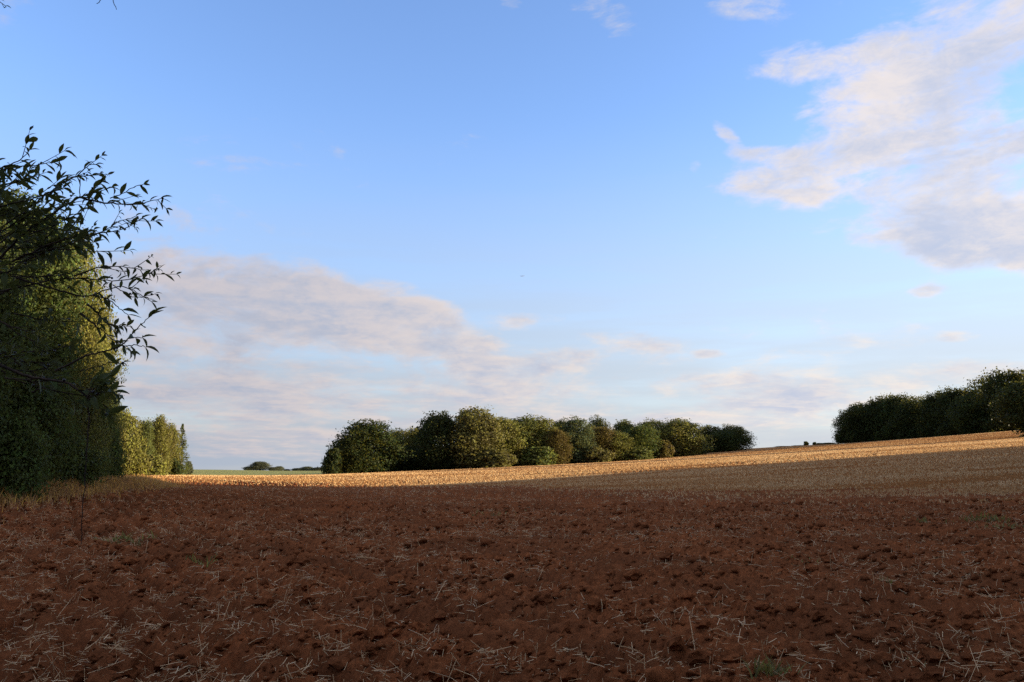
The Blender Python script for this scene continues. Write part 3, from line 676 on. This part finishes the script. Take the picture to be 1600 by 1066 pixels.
# ------------------------------------------------------------------ the berried shrub reaching in from the left
root = empty('berried_shrub', (-3.35, 2.9, gz(-3.35, 2.9)))
tag(root, 'near leafy shrub with slender dark twigs and small berries reaching in at left', 'shrub')
base = np.array([-3.35, 2.9, 0.])
def rel(p): return np.array(p) - np.array(root.location)
def smooth_path(P, n):
    P = np.array(P, float); s = np.r_[0, np.cumsum(np.linalg.norm(np.diff(P, axis=0), axis=1))]
    q = np.linspace(0, s[-1], n); out = np.stack([np.interp(q, s, P[:, k]) for k in range(3)], -1)
    for _ in range(3): out[1:-1] = .25 * out[:-2] + .5 * out[1:-1] + .25 * out[2:]
    return out
def leaf_blade(curl, fold, wd):
    """a long narrow leaf of unit length along +x with a midrib fold and a downward curl"""
    st = [(0, .02), (.12, .45), (.32, .95), (.55, 1.0), (.78, .62), (.92, .25), (1, .02)]; Vl = []
    for t, k in st:
        c = np.array([t if abs(curl) < .05 else math.sin(curl * t) / curl, 0, 0 if abs(curl) < .05 else -(1 - math.cos(curl * t)) / curl])
        for s in (-1, 0, 1): Vl.append(c + np.array([0, s * wd * k, abs(s) * fold * k * wd]))
    Fl = []
    for i in range(len(st) - 1):
        for j in (0, 1): Fl.append((i * 3 + j, i * 3 + j + 1, i * 3 + 4 + j, i * 3 + 3 + j))
    return np.array(Vl), np.array(Fl)
LV = [leaf_blade(c, f, wdt) for c, f, wdt in ((.3, .4, .15), (.9, .6, .14), (1.3, .5, .13), (.6, .7, .16), (1.7, .5, .125), (.1, .5, .17))]
LM = [mesh_np('leaf', v, f, 4, M['shrub_leaf'], True) for v, f in LV]
twigs, leaves, berries = [], [], []       # leaves: (position, direction, roll, length, mesh)
rg = np.random.RandomState(12)
def grow_leaves(P, t0, step, Lm, sub=None, dens=1.0):
    s = np.r_[0, np.cumsum(np.linalg.norm(np.diff(P, axis=0), axis=1))]; q = t0 * s[-1]; side = 1
    while q < s[-1]:
        i = min(int(np.searchsorted(s, q)), len(P) - 1); p = np.array([np.interp(q, s, P[:, k]) for k in range(3)])
        d = unit(P[i] - P[max(i - 1, 0)]); side = -side
        if rg.rand() < dens:
            out = unit(d * rg.uniform(.4, 1.0) + side * np.array([rg.normal(0, .3), rg.normal(0, .5), rg.uniform(.35, 1.0)]) + np.array([.15, 0, rg.normal(0, .25)]))
            leaves.append((p, out, rg.normal(0, .7), Lm * rg.uniform(.45, 1.35), rg.randint(6)))
        if dens > .3 and rg.rand() < .05: berries.append((p + unit(rg.normal(0, 1, 3)) * .012, d))
        q += step * rg.uniform(.6, 1.5)
    e = P[-1]; d = unit(P[-1] - P[-2])
    for k in (-1, 1) if dens > .1 else ():
        leaves.append((e, unit(d + k * np.array([.2, rg.normal(0, .3), .5])), rg.normal(0, .6), Lm * rg.uniform(.6, 1), rg.randint(6)))
def twig(pts, Y, r0=.0042, leaf0=.25, step=.030, Lm=.058, dens=1.0, side=True, bare=False, r1=.0012):
    Ys = Y if isinstance(Y, (list, tuple)) else [Y] * len(pts)
    pts = [(a - 14, b + 20) if 100 < b < 590 else (a, b) for a, b in pts]
    P = smooth_path([at(a[0], a[1], yy) for a, yy in zip(pts, Ys)], 5 * len(pts))
    P[1:-1] += rg.normal(0, .0012, P[1:-1].shape)
    twigs.append((P, np.linspace(r0, r1, len(P))))
    if not bare: grow_leaves(P, leaf0, step, Lm, dens=dens)
    if side:
        for k in range(max(1, int(len(P) / 6))):
            i = rg.randint(int(len(P) * .3), len(P) - 1); d = unit(P[i] - P[i - 1]); o = unit(d * rg.uniform(.5, 1) + np.array([rg.normal(.1, .2), rg.normal(0, .5), rg.choice([-1, 1]) * rg.uniform(.1, .6)]))
            L = rg.uniform(.04, .12); S = np.array([P[i] + o * L * t + np.array([0, 0, .05 * L * t * t]) for t in np.linspace(0, 1, 6)])
            twigs.append((S, np.linspace(.0016, .0008, 6))); grow_leaves(S, .25, .02, Lm * .8, dens=.9)
main = []
def limb(pts, r0, r1):
    P = smooth_path(pts, 14); P[1:-1] += rg.normal(0, .008, P[1:-1].shape); main.append((P, np.linspace(r0, r1, 14)))
limb([base + [0, 0, -.05], base + [.05, .02, 1.0], base + [-.02, .1, 2.1], base + [.1, .05, 3.1], base + [.35, 0, 4.0]], .045, .012)
limb([base + [.05, .02, .9], base + [.5, .1, 1.6], at(-60, 480, 3.1), at(-20, 420, 3.1)], .022, .007)
limb([base + [0, .1, 1.9], at(-120, 320, 3.0), at(-40, 300, 3.0)], .020, .007)
limb([base + [.05, .02, .7], base + [.6, .1, 1.2], at(-50, 560, 3.2), at(-10, 535, 3.2)], .018, .007)
limb([base + [.1, .05, 3.0], at(-150, 150, 3.0), at(-60, 260, 3.0)], .016, .006)
limb([base + [.35, 0, 3.95], base + [1.0, .1, 4.3], at(60, -90, 3.0), at(150, -60, 3.0)], .014, .005)
# twigs as seen against the sky
twig([(-60, 262), (0, 249), (45, 240), (80, 237), (102, 233)], 3.0, leaf0=.45, step=.020)
twig([(-40, 300), (0, 283), (30, 268), (66, 255)], 3.05, dens=.5, r0=.0035)
twig([(-30, 262), (10, 244), (50, 229), (60, 215)], 2.95, leaf0=.5, dens=.9)
twig([(-20, 420), (50, 345), (105, 308), (138, 287), (165, 281), (188, 273)], 3.0, r0=.006, leaf0=.3, step=.03)
twig([(138, 288), (165, 296), (200, 299), (235, 300), (266, 290)], [3.0, 2.98, 2.96, 2.95, 2.95], leaf0=.15, step=.024, Lm=.042)
twig([(186, 290), (205, 284), (222, 272), (238, 268)], 2.97, r0=.002, leaf0=.1, step=.022, Lm=.042, side=False)
twig([(85, 292), (108, 266), (137, 254), (150, 238), (164, 237)], 3.02, leaf0=.62, step=.016, Lm=.04)
twig([(139, 288), (139, 254)], 3.02, r0=.002, bare=True, side=False)
twig([(-10, 430), (70, 375), (120, 345), (150, 300), (160, 275)], 3.1, leaf0=.35, step=.024)
twig([(20, 395), (90, 362), (140, 348), (205, 340), (220, 332), (236, 322)], 3.0, leaf0=.35, step=.022, Lm=.045)
twig([(150, 350), (170, 345), (200, 326), (226, 318)], 2.98, r0=.002, leaf0=.2, step=.024, Lm=.042)
twig([(30, 400), (95, 368), (140, 372), (178, 374)], 3.05, dens=.5)
twig([(-20, 445), (60, 425), (120, 415), (165, 416), (190, 421), (232, 414), (262, 401)], 3.0, leaf0=.4, step=.020, Lm=.042)
twig([(130, 412), (165, 398), (200, 396), (240, 402)], 2.95, r0=.003, leaf0=.1, step=.020, Lm=.042)
twig([(40, 415), (110, 435), (148, 445), (180, 433), (208, 426), (228, 437), (250, 451)], 2.95, leaf0=.35, dens=.7, Lm=.05)
twig([(160, 442), (185, 448), (200, 462), (214, 472)], 2.95, r0=.0028, dens=.25, side=False)
twig([(190, 425), (210, 440), (225, 446), (255, 440)], 2.97, r0=.002, dens=.5, Lm=.04, side=False)
twig([(100, 560), (150, 535), (175, 530), (204, 521), (222, 501), (234, 488), (250, 473)], 2.7, r0=.004, leaf0=.45, step=.034, Lm=.062, side=False)
twig([(206, 521), (225, 519), (240, 522)], 2.7, r0=.002, leaf0=.3, step=.03, Lm=.055, side=False)
twig([(214, 509), (228, 507), (236, 508)], 2.7, r0=.0018, leaf0=.4, step=.03, Lm=.055, side=False)
twig([(140, 470), (165, 490), (180, 500), (190, 512)], 2.8, leaf0=.2, step=.022, Lm=.05)
twig([(150, 455), (168, 470), (180, 485), (190, 488)], 2.85, leaf0=.2, step=.022, Lm=.05)
twig([(140, 560), (180, 549), (190, 545), (206, 547)], 2.9, r0=.002, leaf0=.5, step=.02, Lm=.035, side=False)
# darker inner twigs over the wood
for k in range(34):
    sx = rg.uniform(-70, 60); sy = rg.uniform(290, 400) + max(0, -sx) * .2; L = rg.uniform(60, 120); a = rg.uniform(-.9, .35); Yk = rg.uniform(2.8, 3.4)
    twig([(sx, sy), (sx + L * .5 * math.cos(a), sy + L * .5 * math.sin(a)), (min(sx + L * math.cos(a), 150), max(sy + L * math.sin(a) - 6, 262 + .25 * max(0, sx)))], Yk, r0=.003, leaf0=.15, step=.020, Lm=.055)
for k in range(22):
    sx = rg.uniform(-60, 60); sy = rg.uniform(400, 650); L = rg.uniform(60, 110); a = rg.uniform(-.6, .6); Yk = rg.uniform(2.7, 3.4)
    twig([(sx, sy), (sx + L * .5 * math.cos(a), sy + L * .5 * math.sin(a) + 4), (sx + L * math.cos(a), sy + L * math.sin(a))], Yk, r0=.003, leaf0=.15, step=.026, Lm=.055, dens=.75)
for k in range(12):       # leafy end above the hanging shoot
    a = rg.uniform(-1.2, .9); L = rg.uniform(25, 52)
    twig([(136, 622), (136 + L * .6 * math.cos(a), 618 + L * .6 * math.sin(a)), (136 + L * math.cos(a), 620 + L * math.sin(a) + 4)], 2.3 + rg.uniform(-.1, .1), r0=.002, leaf0=.2, step=.018, Lm=.05, side=False)
twig([(-10, 540), (60, 570), (110, 598), (138, 622)], 2.3, r0=.005, r1=.003, leaf0=.5, dens=.5)
twig([(138, 622), (139, 660), (136, 700), (133, 740), (130, 780), (128, 820), (127, 850)], 2.3, r0=.0022, r1=.0010, dens=0, side=False)
# ends of overhead twigs at the top edge
twig([(168, -60), (165, -12), (158, 1), (151, 6)], 3.0, r0=.003, leaf0=.97, side=False, bare=True)
twig([(150, -60), (172, -20), (177, 0), (182, 15)], 3.0, r0=.003, leaf0=.97, side=False, bare=True)
twig([(-60, -40), (-20, -10), (-2, 2), (8, 9)], 3.0, r0=.003, leaf0=.3, step=.02, Lm=.035, side=False)
for k, (P, rr) in enumerate(main):
    Vt, Fq = tube(P, rr, 8); obj('trunk' if k == 0 else 'limb', mesh_np('limb', Vt - np.array(root.location), Fq, 4, M['twig'], True), root)
for P, rr in twigs:
    Vt, Fq = tube(P, rr, 5); obj('twig', mesh_np('twig', Vt - np.array(root.location), Fq, 4, M['twig'], True), root)
def leaf_matrix(p, d, roll, L):
    z = np.array([0, 0, 1.]); yv = unit(np.cross(z, d)); zv = np.cross(d, yv)
    yv, zv = yv * math.cos(roll) + zv * math.sin(roll), zv * math.cos(roll) - yv * math.sin(roll)
    return np.stack([d * L, yv * L, zv * L], -1)
def project(p):
    v = np.array(p) - np.array([0, 0, EYE]); f = v[1] * math.cos(PITCH) + v[2] * math.sin(PITCH); u = -v[1] * math.sin(PITCH) + v[2] * math.cos(PITCH)
    return 800 + F * v[0] / f, 533 - F * u / f
sc_l = []
for (p, d, roll, L, m) in leaves:
    q = project(p); sky_side = q[0] > -5 and (q[1] < 330 or q[0] > 120)
    sc_l.append((L / p[1]) * (1 if q[0] > -5 and q[1] > -5 else 0) * (2.0 if sky_side else 1.0))
best = set(np.argsort(-np.array(sc_l))[:300].tolist()); fv = []
for i, (p, d, roll, L, m) in enumerate(leaves):
    R3m = leaf_matrix(p, d, roll, L); rp = p - np.array(root.location)
    if i in best:
        o = obj('leaf', LM[m], root); o.matrix_local = Matrix(((*R3m[0], rp[0]), (*R3m[1], rp[1]), (*R3m[2], rp[2]), (0, 0, 0, 1)))
    else: fv.append((LV[m][0] @ R3m.T + rp, LV[m][1]))
Vt, Fq = join(fv); o = obj('foliage', mesh_np('foliage', Vt, Fq, 4, M['shrub_leaf'], True), root); o['kind'] = 'stuff'
bm = bmesh.new(); bmesh.ops.create_icosphere(bm, subdivisions=2, radius=.0045)
for v in bm.verts:
    if v.co.z > .004: v.co.z *= .85
bme = bpy.data.meshes.new('berry'); bm.to_mesh(bme); bm.free(); bme.materials.append(M['berry'])
berries += [(at(221, 291, 2.95), 0), (at(254, 310, 2.95), 0), (at(110, 300, 3.0), 0), (at(111, 306, 3.0), 0), (at(246, 461, 2.97), 0), (at(237, 460, 2.97), 0), (at(192, 567, 2.9), 0), (at(113, 319, 3.0), 0)]
for p, d in berries: o = obj('berry', bme, root); o.location = tuple(p - np.array(root.location))

# ------------------------------------------------------------------ the airliner far off
pl = empty('airliner', at(816, 431.5, 7000.)); tag(pl, 'tiny grey airliner in the blue sky above the middle wood', 'aeroplane')
Vt, Fq = tube([(-19, 0, 0), (-17.5, 0, .1), (-13, 0, 0), (0, 0, 0), (9, 0, 0), (16, 0, .7), (19, 0, 1.2)], [.2, 1.3, 2, 2, 2, 1.0, .25], 12)
obj('fuselage', mesh_np('fuselage', Vt, Fq, 4, M['plane'], True), pl)
def wing(name, pts, th):
    b = np.array(pts, float); Vw = np.r_[b + [0, 0, th], b - [0, 0, th]] if th else b
    obj(name, mesh_np(name, Vw, np.array([(0, 1, 2, 3), (7, 6, 5, 4), (0, 4, 5, 1), (1, 5, 6, 2), (2, 6, 7, 3), (3, 7, 4, 0)]), 4, M['plane']), pl)
for s in (-1, 1):
    wing('wing', [(-3, s * 1.8, -.8), (3.5, s * 1.8, -.8), (7.5, s * 17, .6), (6, s * 17, .6)], .25)
    wing('tailplane', [(14, s * .6, 1), (17, s * .6, 1), (18.5, s * 6.2, 1.4), (17.3, s * 6.2, 1.4)], .12)
    Vt, Fq = tube([(-3.5, s * 6, -2), (-2.5, s * 6, -2), (.5, s * 6, -1.9)], [.9, 1.1, .6], 10); obj('engine', mesh_np('engine', Vt, Fq, 4, M['plane'], True), pl)
b = np.array([(13.5, 0, 1.2), (17.8, 0, 1.4), (19.3, 0, 7), (17.5, 0, 7)]); Vw = np.r_[b + [0, .15, 0], b - [0, .15, 0]]
obj('tail_fin', mesh_np('tail_fin', Vw, np.array([(0, 1, 2, 3), (7, 6, 5, 4), (0, 4, 5, 1), (1, 5, 6, 2), (2, 6, 7, 3), (3, 7, 4, 0)]), 4, M['plane']), pl)
